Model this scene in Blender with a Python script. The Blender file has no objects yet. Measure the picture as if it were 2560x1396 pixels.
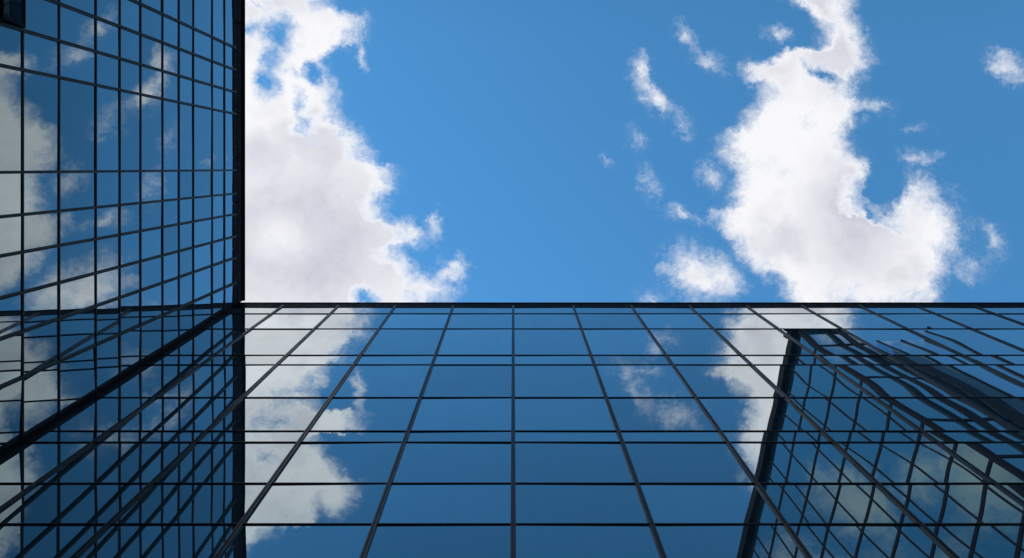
import bpy, bmesh, math, random
from mathutils import Vector, Matrix
random.seed(11)
R = math.radians
S = bpy.context.scene
C = S.collection

# ------------------------------------------------------------------ camera
# The camera lies on its back and looks straight up; the lens is shifted, as in a cropped frame.
F = 1900.0            # focal length in pixels of a 2560 px wide picture
CX, CY = 1240.0, 350.0   # where the zenith falls in that picture
EYE = 1.6
cam_d = bpy.data.cameras.new("camera")
cam = bpy.data.objects.new("camera", cam_d); C.objects.link(cam)
cam.location = (0, 0, EYE)
cam.rotation_euler = (math.pi, 0, 0)      # image right = +X, image down = +Y, view = +Z
cam_d.sensor_width = 36
cam_d.lens = 36 * F / 2560
cam_d.shift_x = (1280 - CX) / 2560
cam_d.shift_y = -(698 - CY) / 2560
cam_d.clip_start = 0.05
cam_d.clip_end = 8000
S.camera = cam
S.render.resolution_x, S.render.resolution_y = 1024, 558

# ------------------------------------------------------------------ view
S.view_settings.view_transform = 'Standard'
S.view_settings.look = 'None'
S.view_settings.exposure = 0.0
S.view_settings.gamma = 1.0
S.view_settings.use_curve_mapping = False
S.render.engine = 'CYCLES'
S.cycles.max_bounces = 10
S.cycles.glossy_bounces = 8
S.cycles.sample_clamp_indirect = 10

# ------------------------------------------------------------------ sun
SUN_DIR = Vector((-0.75, 0.62, 1.0)).normalized()
sun_d = bpy.data.lights.new("sun", 'SUN'); sun_d.energy = 3.0; sun_d.angle = R(0.5)
sun_d.color = (1.0, 0.95, 0.88)
sun = bpy.data.objects.new("sun", sun_d); C.objects.link(sun)
sun.rotation_euler = SUN_DIR.to_track_quat('Z', 'Y').to_euler()
sun.location = (30, -5, 90)

# ------------------------------------------------------------------ world: Nishita sky with procedural clouds
W = bpy.data.worlds.new("World"); S.world = W; W.use_nodes = True
T = W.node_tree; T.nodes.clear()

class G:
    """tiny helper to write node graphs as expressions"""
    def __init__(s, tree): s.t = tree
    def n(s, kind, **kw):
        nd = s.t.nodes.new(kind)
        for k, v in kw.items(): setattr(nd, k, v)
        return nd
    def put(s, sock, v):
        if isinstance(v, bpy.types.NodeSocket): s.t.links.new(v, sock)
        else: sock.default_value = v
    def m(s, op, a, b=0.0, c=0.0, clamp=False):
        nd = s.n('ShaderNodeMath', operation=op, use_clamp=clamp)
        s.put(nd.inputs[0], a); s.put(nd.inputs[1], b); s.put(nd.inputs[2], c)
        return nd.outputs[0]
    def vm(s, op, a, b=(0, 0, 0)):
        nd = s.n('ShaderNodeVectorMath', operation=op)
        s.put(nd.inputs[0], a); s.put(nd.inputs[1], b)
        return nd.outputs['Value'] if op in ('LENGTH', 'DOT_PRODUCT') else nd.outputs[0]
    def scale(s, a, f):
        nd = s.n('ShaderNodeVectorMath', operation='SCALE')
        s.put(nd.inputs[0], a); s.put(nd.inputs['Scale'], f); return nd.outputs[0]
    def xyz(s, x, y, z=0.0):
        nd = s.n('ShaderNodeCombineXYZ')
        s.put(nd.inputs[0], x); s.put(nd.inputs[1], y); s.put(nd.inputs[2], z); return nd.outputs[0]
    def noise(s, v, sc, det=6, rough=.55, dist=0.0, out='Fac'):
        nd = s.n('ShaderNodeTexNoise')
        s.put(nd.inputs['Vector'], v); nd.inputs['Scale'].default_value = sc
        nd.inputs['Detail'].default_value = det; nd.inputs['Roughness'].default_value = rough
        nd.inputs['Distortion'].default_value = dist
        return nd.outputs['Fac' if out == 'Fac' else 'Color']
    def mr(s, v, a, b, c=0.0, d=1.0, kind='SMOOTHSTEP'):
        nd = s.n('ShaderNodeMapRange', interpolation_type=kind)
        s.put(nd.inputs[0], v)
        for i, q in zip((1, 2, 3, 4), (a, b, c, d)): s.put(nd.inputs[i], q)
        return nd.outputs[0]
    def mix(s, f, a, b):
        nd = s.n('ShaderNodeMix', data_type='RGBA')
        s.put(nd.inputs[0], f); s.put(nd.inputs[6], a); s.put(nd.inputs[7], b); return nd.outputs[2]
    def curve(s, v, lo, hi, pts, vlo, vhi):
        """piecewise curve through pts [(x, y)]"""
        u = s.mr(v, lo, hi, 0, 1, 'LINEAR')
        nd = s.n('ShaderNodeFloatCurve')
        mp = nd.mapping; cv = mp.curves[0]
        q = sorted(((x - lo) / (hi - lo), (y - vlo) / (vhi - vlo)) for x, y in pts)
        cv.points[0].location = q[0]; cv.points[1].location = q[-1]
        for p in q[1:-1]: cv.points.new(*p)
        for p in cv.points: p.handle_type = 'AUTO_CLAMPED'
        mp.update()
        s.put(nd.inputs['Value'], u)
        return s.m('MULTIPLY_ADD', nd.outputs[0], vhi - vlo, vlo)

g = G(T)
tc = g.n('ShaderNodeTexCoord').outputs['Generated']
sep = g.n('ShaderNodeSeparateXYZ'); g.put(sep.inputs[0], tc)
zc = g.m('MAXIMUM', sep.outputs[2], 0.06)
U = g.m('MULTIPLY_ADD', g.m('DIVIDE', sep.outputs[0], zc), 19.0, 12.40)   # sky plane, 100 units across the whole picture = 25.6
V = g.m('MULTIPLY_ADD', g.m('DIVIDE', sep.outputs[1], zc), 19.0, 3.50)
P0 = g.xyz(U, V, 0.0)
# domain warp: ragged edges
w1 = g.vm('SUBTRACT', g.noise(P0, 0.55, 3, .6, out='c'), (.5, .5, .5))
w2 = g.vm('SUBTRACT', g.noise(P0, 2.4, 5, .65, out='c'), (.5, .5, .5))
P = g.vm('ADD', P0, g.vm('ADD', g.scale(w1, 0.70), g.scale(w2, 0.62)))
sp = g.n('ShaderNodeSeparateXYZ'); g.put(sp.inputs[0], P)
x, y = sp.outputs[0], sp.outputs[1]

def pts(l): return [(b / 100.0, a / 100.0) for a, b in l]     # (x, y) pixels -> (y, x)

# right-hand edge of the left cloud bank (x at height y)
LE = pts([(600, -760), (610, -690), (660, -655), (700, -625), (780, -605), (830, -580), (870, -545), (885, -515), (860, -485),
          (850, -460), (800, -425), (790, -400), (850, -388), (905, -372), (905, -345), (860, -325), (790, -300), (805, -280),
          (828, -250), (830, -225), (855, -205), (880, -190), (905, -165), (912, -120), (920, -80), (930, -50),
          (820, -15), (830, 10), (885, 30), (910, 60), (905, 100), (860, 125), (825, 150), (838, 200), (838, 245), (858, 290),
          (890, 335), (915, 370), (930, 405), (990, 440), (990, 475), (962, 505), (980, 545), (1030, 575), (1020, 600),
          (985, 620), (1000, 645), (1040, 665), (1060, 700), (1065, 740), (1060, 800), (900, 900)])
ey = g.curve(y, -7.6, 9.0, LE, 5.5, 11.5)
fL = g.m('MULTIPLY', g.m('SUBTRACT', ey, x), 1.15)
# the right bank lies between two edges
RL = pts([(2300, -760), (1900, -540), (1870, -500), (1860, -440), (1840, -400), (1860, -330), (1830, -255), (1775, -220),
          (1800, -160), (1810, -100), (1850, -60), (1940, -20), (1965, 5), (2010, 30), (2048, 60), (2045, 95), (1960, 125),
          (1900, 150), (1858, 175), (1868, 200), (1905, 225), (1885, 270), (1855, 310), (1802, 335), (1795, 370), (1808, 420),
          (1828, 470), (1820, 505), (1770, 540), (1775, 565), (1815, 600), (1850, 650), (1920, 700), (1955, 735), (1960, 800), (2050, 900)])
RR = pts([(2300, -760), (2300, -400), (2200, -200), (2130, -130), (2130, -80), (2160, -20), (2140, 20), (2160, 60), (2185, 110), (2190, 150),
          (2150, 190), (2135, 225), (2170, 270), (2150, 320), (2130, 350), (2160, 400), (2185, 430), (2150, 470), (2150, 525),
          (2220, 555), (2320, 585), (2365, 620), (2375, 680), (2388, 740), (2390, 800), (2350, 900)])
el = g.curve(y, -7.6, 9.0, RL, 16, 24.5)
er = g.curve(y, -7.6, 9.0, RR, 16, 24.5)
fR = g.m('MULTIPLY', g.m('MINIMUM', g.m('SUBTRACT', x, el), g.m('SUBTRACT', er, x)), 1.15)
Fd = g.m('MAXIMUM', fL, fR)
def ell(px, py, rx, ry, rot=0, amp=1.0, rim=0.0):
    mp = g.n('ShaderNodeMapping', vector_type='TEXTURE')
    g.put(mp.inputs['Vector'], P)
    mp.inputs['Location'].default_value = (px / 100, py / 100, 0)
    mp.inputs['Rotation'].default_value = (0, 0, R(rot))
    mp.inputs['Scale'].default_value = (rx / 100, ry / 100, 1)
    ln = g.vm('LENGTH', mp.outputs[0])
    return g.m('MULTIPLY_ADD', ln, -amp - rim, amp)
# separate wisps and lobes
for e in [(1603, 185, 26, 62, -4, .42), (1645, 250, 80, 30, 38, .5), (1712, 305, 30, 60, -20, .35), (1715, 95, 62, 26, 60, .36),
          (1765, 150, 70, 30, 30, .42), (1942, 85, 38, 26, 0, .45), (1750, 690, 92, 80, 20, .8), (1775, 440, 36, 44, 0, .35),
          (1522, 405, 34, 22, 50, .22), (1625, 465, 24, 55, -20, .22), (2515, 165, 66, 46, 40, .55), (2478, 590, 30, 66, -15, .3),
          (2300, 560, 112, 110, -20, 1.0), (2240, 640, 120, 100, 0, 1.2), (2200, 270, 60, 26, 0, .4), (2290, 400, 62, 24, 10, .2), (2430, 690, 60, 60, 0, .2),
          (1700, 545, 70, 20, 20, .3), (1110, 680, 80, 34, -32, .55), (1040, 720, 90, 50, 0, .8), (1088, 560, 18, 50, -10, .3), (985, 715, 70, 60, 0, .7), (1008, 580, 70, 30, 20, .6),
          (1590, 360, 28, 36, 0, .17), (907, 140, 16, 46, -8, .4), (1625, 740, 40, 36, 0, .22),
          (2290, 320, 50, 14, 0, .1),
          # clouds that only the glass sees
          (1585, -270, 40, 80, 25, .3), (1700, -345, 70, 46, 0, .3), (1640, -160, 60, 40, 0, .14), (1600, -240, 90, 40, 0, .15),
          (895, -300, 18, 60, 8, .4)]:
    Fd = g.m('MAXIMUM', Fd, ell(e[0], e[1], e[2] * 1.25, e[3] * 1.25, e[4], e[5] * (.95 if e[5] < .6 else 1), .34 if e[5] < .6 else .2))      # thin wisps fade out at their rim
# blue holes
Fd = g.m('MINIMUM', Fd, 0.8)
for e in [(695, 90, 78, 82, 20, 1.15), (668, 195, 44, 82, 10, 1.0), (612, 75, 44, 34, 0, .9), (640, 12, 50, 16, 0, .6), (735, 175, 50, 20, 30, .5), (780, 175, 28, 56, -10, .85), (750, 262, 30, 64, -10, .85),
          (770, 318, 64, 30, -15, .7), (912, 745, 44, 44, 0, 1.0), (2205, 455, 62, 84, -8, .9), (2050, 180, 70, 24, 35, .9),
          (1905, 560, 30, 20, 0, .15), (1945, 700, 40, 26, 20, .4), (2205, 480, 60, 24, -20, .4),
          (690, -335, 66, 44, 10, .7), (765, -253, 24, 46, 10, .5), (880, -168, 34, 22, 40, .4), (640, -370, 44, 66, 0, .5), (850, -300, 44, 36, 0, .5),
          (660, -425, 66, 30, 0, .5), (795, -565, 36, 50, 0, .7), (850, -262, 30, 40, 0, .3), (720, -290, 50, 20, 0, .4)]:
    Fd = g.m('SUBTRACT', Fd, g.m('MAXIMUM', ell(*e), 0.0))
# generic fair-weather clouds everywhere outside the part of the sky described above
big = g.noise(g.vm('ADD', P0, (3.7, 1.9, 5.0)), 0.11, 4, .55)
gen = g.m('MULTIPLY', g.m('SUBTRACT', big, 0.52), 7.0)
dx = g.m('SUBTRACT', g.m('ABSOLUTE', g.m('SUBTRACT', U, 15.5)), 11.0)
dy = g.m('SUBTRACT', g.m('ABSOLUTE', g.m('ADD', V, -0.5)), 8.2)
outm = g.mr(g.m('MAXIMUM', dx, dy), 0.0, 2.0, 0, 1)
Fd = g.m('ADD', g.m('MULTIPLY', Fd, g.m('SUBTRACT', 1.0, outm)), g.m('MULTIPLY', gen, outm))
for e in [(-230, 130, 190, 110, 20, .9), (30, -60, 120, 90, 0, .7), (-80, 60, 60, 60, 0, .4), (-420, 260, 200, 160, 0, .8)]:
    Fd = g.m('MAXIMUM', Fd, ell(*e))
Fd = g.m('SUBTRACT', Fd, g.m('MAXIMUM', ell(2450, 1010, 800, 330, 0, 2.0), 0.0))
# fractal detail
P1 = g.vm('ADD', P0, g.scale(w1, 0.9))
n1 = g.m('SUBTRACT', g.noise(P1, 0.9, 12, .62), 0.5)
n2 = g.m('SUBTRACT', g.noise(g.vm('ADD', P0, g.scale(w2, 1.2)), 3.2, 12, .68), 0.5)
dens = g.m('ADD', g.m('MINIMUM', g.m('ADD', Fd, 0.14), 1.0), g.m('ADD', g.m('MULTIPLY', n1, 1.25), g.m('MULTIPLY', n2, 0.85)))
n4 = g.m('SUBTRACT', g.noise(g.vm('ADD', P0, g.scale(w2, .9)), 9.0, 8, .62), 0.5)
dens = g.m('ADD', dens, g.m('MULTIPLY', n4, .28))
core = g.m('POWER', g.mr(dens, -0.06, 0.92), .95)
# thin torn veil around the solid parts
wv = g.noise(g.vm('ADD', P0, g.scale(w2, 2.2)), 1.3, 8, .56)
veil = g.m('MULTIPLY', g.mr(g.m('ADD', Fd, g.m('MULTIPLY', n1, 1.0)), -0.42, 0.45), g.mr(wv, .44, .74))
alpha = g.m('MAXIMUM', core, g.m('MULTIPLY', veil, .6))
# light and shade of the cloud bodies: thick parts a little greyer
n3 = g.noise(g.vm('ADD', P1, (9, 2, 0)), 0.42, 5, .5)
thick = g.mr(g.m('MULTIPLY_ADD', n1, .5, g.m('MINIMUM', Fd, 1.0)), 0.45, 0.95)
grey = g.m('MULTIPLY', thick, g.m('MULTIPLY', g.mr(n3, 0.44, 0.66), .7))
def soft(px, py, rx, ry, rot=0):
    return g.mr(ell(px, py, rx, ry, rot, 1.0), 0.0, 1.0)
grey = g.m('MAXIMUM', grey, g.m('MULTIPLY', thick, soft(770, 600, 420, 340, 0)))
grey = g.m('MAXIMUM', grey, g.m('MULTIPLY', thick, soft(2140, 540, 210, 280, -10)))
grey = g.m('MULTIPLY', grey, g.m('SUBTRACT', 1.0, g.m('MULTIPLY', soft(705, 590, 130, 90, 0), .8)))
grey = g.m('MULTIPLY', grey, g.m('SUBTRACT', 1.0, g.m('MULTIPLY', soft(1975, 320, 190, 200, 0), 1.)))
fine = g.m('MULTIPLY', n2, 0.16)
grey = g.m('ADD', g.m('MULTIPLY_ADD', grey, 0.85, 0.10), fine, clamp=True)
STR = 0.14
K = 1.0 / STR
ccol = g.mix(grey, (1.0 * K, 1.0 * K, 1.02 * K, 1), (0.47 * K, 0.48 * K, 0.585 * K, 1))
sky = g.n('ShaderNodeTexSky', sky_type='NISHITA')
sky.sun_disc = False
sky.sun_elevation = math.asin(SUN_DIR.z)
sky.sun_rotation = math.atan2(SUN_DIR.x, SUN_DIR.y)
sky.altitude = 0; sky.air_density = 1.0; sky.dust_density = 0.0; sky.ozone_density = 1.0
skyc = g.vm('MULTIPLY', sky.outputs[0], (.62, 1.42, 1.66))
skyc = g.scale(skyc, g.mr(V, -8.0, 1.0, .74, 1.0, 'LINEAR'))
col = g.mix(alpha, skyc, ccol)
bg = g.n('ShaderNodeBackground'); g.put(bg.inputs[0], col); bg.inputs[1].default_value = STR
wo = g.n('ShaderNodeOutputWorld'); T.links.new(bg.outputs[0], wo.inputs[0])
W.cycles.sampling_method = 'MANUAL'; W.cycles.sample_map_resolution = 1024

# ------------------------------------------------------------------ materials
def mat(name):
    m_ = bpy.data.materials.new(name); m_.use_nodes = True; m_.node_tree.nodes.clear()
    return m_, G(m_.node_tree)
def finish(m_, gg, sh):
    o = gg.n('ShaderNodeOutputMaterial'); m_.node_tree.links.new(sh, o.inputs[0]); return m_

def metal_paint(name, c, rough=.4, spec=.4):
    m_, q = mat(name)
    geo = q.n('ShaderNodeNewGeometry').outputs['Position']
    n = q.noise(geo, 1.3, 6, .6); n_f = q.noise(q.vm('MULTIPLY', geo, (6, 6, .6)), 1.0, 4, .6)
    col = q.mix(q.m('MULTIPLY_ADD', n, .6, q.m('MULTIPLY', n_f, .4)), (c[0]*.6, c[1]*.6, c[2]*.6, 1), (c[0]*1.5, c[1]*1.5, c[2]*1.5, 1))
    p = q.n('ShaderNodeBsdfPrincipled'); q.put(p.inputs['Base Color'], col)
    q.put(p.inputs['Roughness'], q.mr(n_f, .3, .7, rough - .08, rough + .12, 'LINEAR'))
    p.inputs['Specular IOR Level'].default_value = spec
    return finish(m_, q, p.outputs[0])

def glass(name, base, tilt=None, wob=0.006, edge=(1, 1, 1), body=(0.004, 0.012, 0.02), wscale=.33, dirt=1.0, power=4.2):
    """coated reflective glazing: tinted at normal incidence, brighter towards grazing, slightly wavy"""
    m_, q = mat(name)
    geo = q.n('ShaderNodeNewGeometry')
    oi = q.n('ShaderNodeObjectInfo').outputs['Random']
    pos = q.vm('ADD', geo.outputs['Position'], q.xyz(q.m('MULTIPLY', oi, 37.0), q.m('MULTIPLY', oi, 91.0), q.m('MULTIPLY', oi, 53.0)))
    a = q.vm('SUBTRACT', q.noise(q.vm('MULTIPLY', pos, (1, 1, 1.0)), wscale, 1.0, .4, out='c'), (.5, .5, .5))
    # the narrow panes are set leaning back a little, the lower storeys more than the upper ones
    if tilt:
        sz = q.n('ShaderNodeSeparateXYZ'); q.put(sz.inputs[0], geo.outputs['Position'])
        tilt_v = q.xyz(0.0, 0.0, q.mr(sz.outputs[2], 30, 46, tilt[0], tilt[1], 'LINEAR'))
    else: tilt_v = (0, 0, 0)
    nn = q.vm('ADD', q.vm('ADD', geo.outputs['Normal'], q.scale(a, wob)), tilt_v)
    nn = q.vm('NORMALIZE', nn)
    inc = q.m('ABSOLUTE', q.vm('DOT_PRODUCT', nn, geo.outputs['Incoming']))
    fr = q.m('POWER', q.m('SUBTRACT', 1.0, inc, clamp=True), power)
    tint = q.mix(fr, (*base, 1), (*edge, 1))
    # faint streaks of rain dirt running down the panes
    st = q.noise(q.vm('MULTIPLY', pos, (2.2, 2.2, .10)), 1.4, 5, .6)
    du = q.noise(pos, .9, 6, .6)
    tint = q.scale(tint, q.m('MULTIPLY_ADD', oi  , .26, .87))
    film = q.m('MULTIPLY', q.mr(q.m('MULTIPLY_ADD', st, .5, q.m('MULTIPLY', du, .5)), .42, .68), .055 * dirt)
    gl = q.n('ShaderNodeBsdfGlossy'); gl.inputs['Roughness'].default_value = 0.0
    q.put(gl.inputs['Color'], tint); q.put(gl.inputs['Normal'], nn)
    df = q.n('ShaderNodeBsdfDiffuse'); q.put(df.inputs['Color'], (*body, 1))
    ad = q.n('ShaderNodeAddShader'); m_.node_tree.links.new(gl.outputs[0], ad.inputs[0]); m_.node_tree.links.new(df.outputs[0], ad.inputs[1])
    dd = q.n('ShaderNodeBsdfDiffuse'); q.put(dd.inputs['Color'], (.20, .21, .22, 1))
    mx = q.n('ShaderNodeMixShader'); q.put(mx.inputs[0], film)
    m_.node_tree.links.new(ad.outputs[0], mx.inputs[1]); m_.node_tree.links.new(dd.outputs[0], mx.inputs[2])
    return finish(m_, q, mx.outputs[0])

M_GLASS_S = glass('reflective_glass_wide', (.23, .33, .36), wscale=.24, wob=.0085, power=2.3)
M_GLASS_L = glass('reflective_glass_narrow', (.04, .115, .125), tilt=(.118, .108), wob=.007, edge=(.98, .98, .98), power=2.3)
M_GLASS_T = glass('tower_glass', (.07, .17, .18), power=2.6, wob=.010, wscale=.03, dirt=.3)
M_CORE = glass('shaft_cladding_glass', (.16, .27, .34), wob=.004, wscale=.03, dirt=.3, body=(.02, .04, .06))
M_BLACK = metal_paint('black_aluminium', (.0035, .0035, .006), .6, .04)
M_FRAME = metal_paint('dark_anodised_frame', (.014, .014, .016), .34, .28)
M_FRAME_L = metal_paint('grey_anodised_frame', (.046, .048, .048), .5, .15)
M_BODY = metal_paint('dark_structure', (.02, .022, .026), .8, .1)
M_ROOF = metal_paint('roof_membrane', (.12, .12, .12), .9, .1)

def ground_mat():
    m_, q = mat('plaza_paving')
    pos = q.n('ShaderNodeNewGeometry').outputs['Position']
    br = q.n('ShaderNodeTexBrick'); q.put(br.inputs['Vector'], pos)
    br.inputs['Color1'].default_value = (.20, .19, .18, 1); br.inputs['Color2'].default_value = (.26, .25, .23, 1)
    br.inputs['Mortar'].default_value = (.09, .09, .085, 1); br.inputs['Scale'].default_value = .8
    br.inputs['Mortar Size'].default_value = .012
    n = q.noise(pos, .6, 6, .6)
    col = q.mix(q.m('MULTIPLY', n, .5), br.outputs['Color'], (.12, .115, .11, 1))
    p = q.n('ShaderNodeBsdfPrincipled'); q.put(p.inputs['Base Color'], col); p.inputs['Roughness'].default_value = .85
    return finish(m_, q, p.outputs[0])
M_GROUND = ground_mat()

# ------------------------------------------------------------------ mesh helpers
def obj(name, bm, m_, parent=None, smooth=False):
    me = bpy.data.meshes.new(name); bm.to_mesh(me); bm.free()
    me.materials.append(m_)
    o = bpy.data.objects.new(name, me); C.objects.link(o)
    if parent: o.parent = parent
    if smooth:
        for p in me.polygons: p.use_smooth = True
    return o
def thing(name, label, cat, loc=(0, 0, 0)):
    o = bpy.data.objects.new(name, None); C.objects.link(o); o.location = loc
    o.empty_display_size = 1; o['label'] = label; o['category'] = cat
    return o
def hexa(bm, c):
    """box from 8 corners: 4 lower (ccw) and 4 upper"""
    v = [bm.verts.new(p) for p in c]
    for f in ((0, 3, 2, 1), (4, 5, 6, 7), (0, 1, 5, 4), (1, 2, 6, 5), (2, 3, 7, 6), (3, 0, 4, 7)):
        bm.faces.new([v[i] for i in f])
def done(bm): bmesh.ops.recalc_face_normals(bm, faces=bm.faces); return bm
def box(bm, x0, x1, y0, y1, z0, z1):
    hexa(bm, [(x0, y0, z0), (x1, y0, z0), (x1, y1, z0), (x0, y1, z0), (x0, y0, z1), (x1, y0, z1), (x1, y1, z1), (x0, y1, z1)])

H = 45.0                     # glass top above the eye
PB, PL = 420.0, 657.0        # picture distance of the two glass planes from the zenith at that height
DB, DL = PB * H / F, PL * H / F
SKB = (1283 - CX) / F        # lean of the mullions inside each facade
SKL = (420 - CY) / F

class Facade:
    """a glazed plane; a = distance along the facade at the glass top, h = height above the eye, o = distance out from the glass"""
    def __init__(s, kind): s.k = kind
    def p(s, a, h, o=0.0):
        if s.k == 'B': return Vector((a - SKB * (H - h), DB - o, h + EYE))
        return Vector((-DL + o, a - SKL * (H - h), h + EYE))
    def flat(s, a, h, o=0.0):
        if s.k == 'B': return Vector((a, DB - o, h + EYE))
        return Vector((-DL + o, a, h + EYE))
    def bar(s, bm, a0, a1, h0, h1, o0, o1, lean=True):
        f = s.p if lean else s.flat
        c = [f(a0, h0, o0), f(a1, h0, o0), f(a1, h0, o1), f(a0, h0, o1), f(a0, h1, o0), f(a1, h1, o0), f(a1, h1, o1), f(a0, h1, o1)]
        hexa(bm, c)
def to_px(p):
    return CX + F * p.x / (p.z - EYE), CY + F * p.y / (p.z - EYE)

def pane_bm(bm, fc, a0, a1, h0, h1, alim=None):
    """one double-glazed pane: a thin slab, set with a very slight tilt of its own"""
    t1, t2 = random.gauss(0, .0022), random.gauss(0, .0018)
    am, hm = (a0 + a1) / 2, (h0 + h1) / 2
    def q(a, h, o):
        oo = o + t1 * (a - am) + t2 * (h - hm)
        pt = fc.p(a, h, oo)
        if alim is not None:
            if fc.k == 'B' and pt.x < alim: pt.x = alim
            if fc.k == 'L' and pt.y > alim: pt.y = alim
        return pt
    c = [q(a0, h0, -.028), q(a1, h0, -.028), q(a1, h0, 0), q(a0, h0, 0), q(a0, h1, -.028), q(a1, h1, -.028), q(a1, h1, 0), q(a0, h1, 0)]
    hexa(bm, c)

def shown(fc, a0, a1, h0, h1):
    """how large a pane shows in the picture"""
    n = 0
    for i in range(9):
        for j in range(9):
            h = h0 + (h1 - h0) * (j + .5) / 9
            if h <= .5: continue
            p = fc.p(a0 + (a1 - a0) * (i + .5) / 9, h)
            x_, y_ = to_px(p)
            if fc.k == 'B':
                if p.x < -DL: continue
            elif p.y > DB: continue
            if 0 <= x_ <= 2560 and 0 <= y_ <= 1396: n += 1
    if not n: return 0
    P_ = [to_px(fc.p(a, max(h, 1))) for a, h in ((a0, h0), (a1, h0), (a1, h1), (a0, h1))]
    A = abs(sum(P_[i][0] * P_[(i + 1) % 4][1] - P_[(i + 1) % 4][0] * P_[i][1] for i in range(4))) / 2
    return A * n / 81

def build_facade(fc, root, As, Hs, gm, fm, alim, mull, trans, top_mull, skip=()):
    cells = []
    for i in range(len(As) - 1):
        for j in range(len(Hs) - 1):
            a0, a1 = As[i], As[i + 1]; h0, h1 = Hs[j], Hs[j + 1]
            if (i, j) in skip: continue
            if alim is not None:                       # drop what lies wholly beyond the inner corner
                q0 = fc.p(a1 if fc.k == 'B' else a0, h1)
                q1 = fc.p(a1 if fc.k == 'B' else a0, h0)
                if fc.k == 'B' and q0.x < alim + .02 and q1.x < alim + .02: continue
                if fc.k == 'L' and q0.y > alim - .02 and q1.y > alim - .02: continue
            cells.append((shown(fc, a0, a1, h0, h1), a0, a1, h0, h1))
    cells.sort(key=lambda c: -c[0])
    rest = bmesh.new()
    for k, (ar, a0, a1, h0, h1) in enumerate(cells):
        if k < 100 and ar > 0:
            b = bmesh.new(); pane_bm(b, fc, a0, a1, h0, h1, alim); obj('window_pane', b, gm, root)
        else: pane_bm(rest, fc, a0, a1, h0, h1, alim)
    o = obj('window_panes', rest, gm, root); o['kind'] = 'stuff'
    print('panes', len(cells), 'shown', sum(c[0] > 0 for c in cells))
    # mullions: two fins either side of a groove, cut at every other transom as real extrusions are
    w, d = mull
    for a in As[1:-1] if fc.k == 'B' else As[:]:
        b = bmesh.new()
        hb = -EYE
        if alim is not None:
            if fc.k == 'B':
                hb = max(hb, H - (a - alim - .1) / SKB)
        if hb > H - 3: b.free(); continue
        cuts = [hb] + [h for h in Hs[1:-1:2] if h > hb + .5] + [H + top_mull]
        for c0, c1 in zip(cuts[:-1], cuts[1:]):
            e = .012
            fc.bar(b, a - w / 2, a - w * .14, c0 + e, c1, .0, d)
            fc.bar(b, a + w * .14, a + w / 2, c0 + e, c1, .0, d)
            fc.bar(b, a - w * .14, a + w * .14, c0, c1 - .003, -.02, d * .55)
        obj('mullion', b, fm, root)
    tw, td = trans
    for h in Hs[1:-1] if Hs[-1] >= H else Hs[1:]:
        b = bmesh.new()
        if fc.k == 'B': a0, a1 = alim + .002, As[-1]
        else: a0, a1 = As[0], alim - .03
        # a cap with a small step in its section
        fc.bar(b, a0, a1, h - tw / 2, h + tw / 2, -.02, td * .7, lean=False)
        fc.bar(b, a0, a1, h - tw * .28, h + tw * .28, td * .7, td, lean=False)
        obj('transom', b, fm, root)

# ------------------------------------------------------------------ ground
gb = bmesh.new()
gv = [gb.verts.new(p) for p in ((-3000, -3000, 0), (3000, -3000, 0), (3000, 3000, 0), (-3000, 3000, 0))]
gb.faces.new(gv)
gr = obj('ground', gb, M_GROUND); gr['kind'] = 'structure'

# ------------------------------------------------------------------ the wide building below
south = thing('glass_office_building', 'wide dark glass office block with broad panes, its roof edge level across the picture', 'building', (0, DB, 0))
south.location = (0, 0, 0)
FB = Facade('B')
A_B = [(v - CX) * H / F for v in (409, 555, 701, 842, 986, 1132, 1283, 1434, 1580, 1727, 1871, 2012, 2157, 2300, 2444, 2588, 2732, 2876, 3020, 3164, 3308, 3452)]
H_B = [PB * H / (v - CY) for v in (785, 823, 889, 913, 995, 1079, 1107, 1210, 1312)]
h = H_B[-1]
low = []
while h > 2.5:
    h -= (2.15, 2.2, 2.2, .8)[len(low) % 4]; low.append(max(h, .6))
H_B = [-EYE] + low[::-1] + H_B[::-1] + [H + .02]
build_facade(FB, south, A_B, H_B, M_GLASS_S, M_FRAME, -DL, (.135, .055), (.045, .035), .50)
XE = A_B[-1]
A_Bj = [-DL - .16] + [v for v in A_B if v > -DL + 1] + [XE + .2]
b = bmesh.new(); box(b, -40, XE, DB + .12, DB + 24, 0, H + EYE + .2); obj('wall', b, M_BODY, south)
b = bmesh.new(); box(b, -40, XE + .2, DB + .10, DB + 24.2, H + EYE + .2, H + EYE + .55); obj('roof', b, M_ROOF, south)
b = bmesh.new()
for j0, j1 in zip(A_Bj[:-1], A_Bj[1:]):
    g_ = .018
    FB.bar(b, j0 + g_, j1 - g_, H + .025, H + .62, -.12, .025, lean=False)
    FB.bar(b, j0 + g_, j1 - g_, H + .64, H + 1.10, -.12, .035, lean=False)
FB.bar(b, A_Bj[0], A_Bj[-1], H + 1.102, H + 1.18, -.30, .07, lean=False)
FB.bar(b, A_Bj[0], A_Bj[-1], H + .03, H + 1.09, -.20, -.121, lean=False)
obj('parapet', b, M_BLACK, south)

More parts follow.
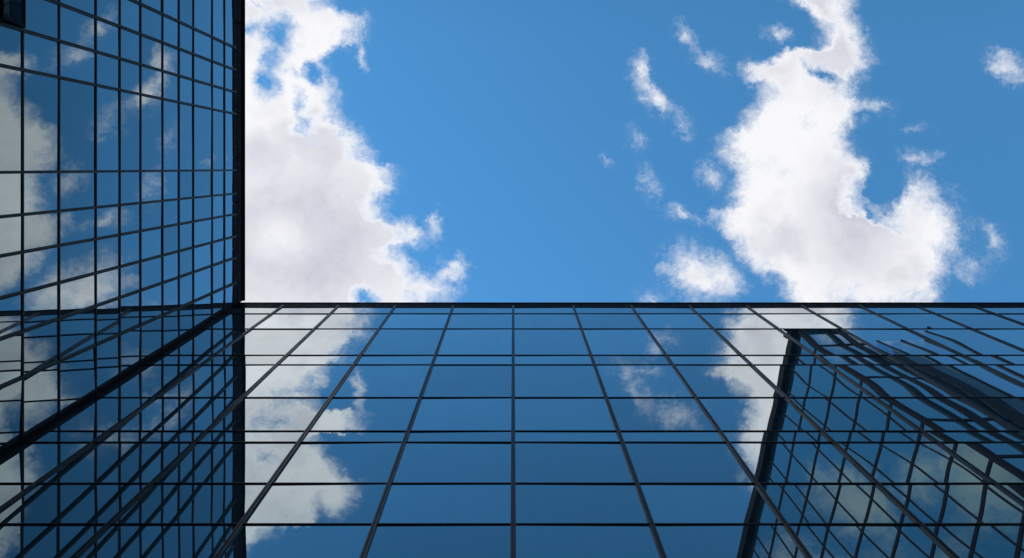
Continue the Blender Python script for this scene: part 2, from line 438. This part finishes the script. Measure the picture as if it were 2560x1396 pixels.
# ------------------------------------------------------------------ the narrow-paned building on the left
west = thing('glass_office_building', 'dark glass office block with narrow panes, along the left side of the picture', 'building')
FL = Facade('L')
rows = [711, 647, 593, 537, 485, 426, 284, 229, 173, 117, -25]
rows += [-25 - 57 * k for k in (1, 2, 3, 4)] + [-25 - 57 * 4 - 142 - 57 * k for k in range(0, 5)]
A_L = sorted((v - CY) * H / F for v in rows)
A_Lp = A_L + [DB + 6]      # last bay runs into the corner (clipped there)
H_L = [PL * H / (CX - v) for v in (57, 148, 240, 300, 352, 407, 448, 484, 531, 562)]
h = H_L[0]; low = []
while h > 2.5:
    h -= (1.9, 2.1, 2.5)[len(low) % 3]; low.append(max(h, .6))
H_L = [-EYE] + low[::-1] + H_L + [H + .02]
# ordinary call, with the last (corner) bay appended for panes only
def build_west():
    class Q(Facade): pass
    fc = FL
    build_facade(fc, west, A_Lp, H_L, M_GLASS_L, M_FRAME_L, DB, (.10, .06), (.09, .03), .45, skip=((iv, jv),))
jv = len(low)                     # the storey just below the lowest transom in view
iv = [i for i, v in enumerate(A_L) if abs(v - (173 - CY) * H / F) < .01][0]
VENT_A = (A_L[iv], A_L[iv + 1]); VENT_B = (A_L[-1], A_L[-1] + 57 * H / F)
VENT_H = (H_L[jv], H_L[jv + 1])
build_west()
YN = A_L[0]
def open_vent(fc, root, a0, a1, h0, h1, out):
    """a top-hung window standing open: sash frame with its pane, stays at both sides"""
    def q(a, t, o):        # t = 0 at the hinge (top) .. 1 at the bottom edge
        return fc.p(a, h1 - .05 - (h1 - h0 - .1) * t, .06 + out * t + o)
    fw = .09
    ft = fw / (h1 - h0)
    def slab(bm, x0, x1, t0, t1, o0, o1):
        hexa(bm, [q(x0, t1, o0), q(x1, t1, o0), q(x1, t1, o1), q(x0, t1, o1), q(x0, t0, o0), q(x1, t0, o0), q(x1, t0, o1), q(x0, t0, o1)])
    b = bmesh.new()
    slab(b, a0 + .06, a0 + .06 + fw, 0, 1, 0, .07); slab(b, a1 - .06 - fw, a1 - .06, 0, 1, 0, .07)
    slab(b, a0 + .06 + fw, a1 - .06 - fw, 0, ft, 0, .07); slab(b, a0 + .06 + fw, a1 - .06 - fw, 1 - ft, 1, 0, .07)
    sash = obj('window_sash', done(b), M_BLACK, root); sash['label'] = 'dark window sash standing open'
    b = bmesh.new(); slab(b, a0 + .06 + fw, a1 - .06 - fw, ft, 1 - ft, .02, .045); obj('pane', done(b), M_GLASS_L, sash)
    b = bmesh.new()
    for aa in (a0 + .05, a1 - .07):
        hexa(b, [fc.p(aa, h0 + .5, 0), fc.p(aa + .02, h0 + .5, 0), q(aa + .02, .86, 0), q(aa, .86, 0),
                 fc.p(aa, h0 + .55, 0), fc.p(aa + .02, h0 + .55, 0), q(aa + .02, .83, 0), q(aa, .83, 0)])
    obj('stay', done(b), M_FRAME, sash)
open_vent(FL, west, *VENT_A, *VENT_H, .42)
b = bmesh.new(); box(b, -DL - 24, -DL - .12, YN, DB + .08, 0, H + EYE + .2); obj('wall', b, M_BODY, west)
b = bmesh.new(); box(b, -DL - 24.2, -DL - .10, YN - .2, DB + .06, H + EYE + .2, H + EYE + .55); obj('roof', b, M_ROOF, west)
b = bmesh.new()
JL = [YN - .2]
while JL[-1] < DB - 4.5: JL.append(JL[-1] + 2.7)
JL.append(DB - .085)
for j0, j1 in zip(JL[:-1], JL[1:]):
    g_ = .018
    FL.bar(b, j0 + g_, j1 - g_ * (j1 < DB - .2), H + .025, H + .60, -.12, .025, lean=False)
    FL.bar(b, j0 + g_, j1 - g_ * (j1 < DB - .2), H + .62, H + 1.55, -.12, .04, lean=False)
FL.bar(b, JL[0], DB - .085, H + 1.552, H + 1.64, -.30, .17, lean=False)
FL.bar(b, JL[0], DB + .1, H + .03, H + 1.54, -.20, -.121, lean=False)
obj('parapet', b, M_BLACK, west)
# dark corner column where the two facades meet
b = bmesh.new(); box(b, -DL - .05, -DL + .10, DB - .20, DB + .03, 0, H + EYE + .02)
obj('corner_column', b, M_BLACK, west)

# ------------------------------------------------------------------ tall tower, only seen mirrored in the wide facade
KT = .13; HT = H / KT
def tow(x_, y_, h=HT):            # mirrored picture position of a roof point -> real position
    u, v = x_ - CX, y_ - CY
    return Vector((u * HT / F, (2 * PB * KT - v) * HT / F, h + EYE))
tower = thing('glass_tower', 'very tall dark glass tower seen only as a reflection at the lower right', 'tower')
A, B_, A2 = tow(1988, 846), tow(2160, 846), tow(1988 - 130 * 2.2, 846 + 558 * 2.2)
dA = A2 - A; B2 = B_ + dA
b = bmesh.new()
lo = lambda p, h=0.: Vector((p.x, p.y, h))
hexa(b, [lo(A), lo(B_), lo(B2), lo(A2), A, B_, B2, A2]); 
bmesh.ops.recalc_face_normals(b, faces=b.faces)
obj('wall', b, M_GLASS_T, tower)
nA = Vector((0, 0, 1)).cross(dA).normalized()
if nA.x > 0: nA = -nA
def strip(bm, p0, p1, h0, h1, n, o0, o1):
    a, c = lo(p0), lo(p1)
    hexa(bm, [Vector((*(a + n * o0).xy, h0)), Vector((*(c + n * o0).xy, h0)), Vector((*(c + n * o1).xy, h0)), Vector((*(a + n * o1).xy, h0)),
              Vector((*(a + n * o0).xy, h1)), Vector((*(c + n * o0).xy, h1)), Vector((*(c + n * o1).xy, h1)), Vector((*(a + n * o1).xy, h1))])
ud = dA.normalized()
for v in (520, 568, 618, 664, 722, 778, 812, 866, 918, 974, 1006, 1066, 1120, 1180, 1240, 1305, 1370, 1440, 1515, 1590):
    p = A + dA * ((v - 488) / (558 * 2.2)); b = bmesh.new()
    strip(b, p - ud * .30, p + ud * .30, 0, HT + EYE, nA, 0, .25); obj('mullion', done(b), M_BLACK, tower)
hs = [.94, .88, .82, .76, .705, .655, .61, .565, .525, .485, .45, .415, .38, .345, .31, .27, .23, .19, .15, .11]
for k in hs:
    b = bmesh.new(); strip(b, A, A2, k * HT - .7, k * HT + .7, nA, 0, .2); obj('transom', done(b), M_BLACK, tower)
nB = Vector((0, 1, 0))
for xx, w in ((2066, 1.3), (2142, 2.6)):
    p = tow(xx, 838); b = bmesh.new()
    strip(b, p - Vector((w, 0, 0)), p + Vector((w, 0, 0)), 0, HT + EYE, nB, 0, .8); obj('mullion', done(b), M_BLACK, tower)
for k in hs[::2]:
    b = bmesh.new(); strip(b, A, B_, k * HT - .7, k * HT + .7, nB, 0, .2); obj('transom', done(b), M_BLACK, tower)
b = bmesh.new()
strip(b, A - ud * .3, A + ud * 1.1, 0, HT + EYE, nA, 0, .5)
strip(b, A, A + Vector((1.2, 0, 0)), 0, HT + EYE, nB, .01, .5)
obj('corner_post', done(b), M_BLACK, tower)
b = bmesh.new()
strip(b, A - nA * 0, A2, HT + EYE - 2, HT + EYE + 3, nA, -.5, 2.4)
strip(b, A + Vector((-5, 0, 0)), B_, HT + EYE - 1, HT + EYE + 3, nB, -.5, 2.6)
obj('parapet', done(b), M_BLACK, tower)
# pale lift shaft on its flank
s0, s1 = tow(2196, 834), tow(2318, 834)
b = bmesh.new(); hexa(b, [lo(s0 + Vector((0,-14,0))), lo(s1 + Vector((0,-14,0))), lo(s1), lo(s0), s0 + Vector((0,-14,0)), s1 + Vector((0,-14,0)), s1, s0]); obj('lift_shaft', done(b), M_CORE, tower)
for xx in (2197, 2258, 2317):
    p = tow(xx, 834); b = bmesh.new()
    strip(b, p - Vector((.45, 0, 0)), p + Vector((.45, 0, 0)), 0, HT + EYE + .5, nB, 0, .5); obj('mullion', done(b), M_BLACK, tower)
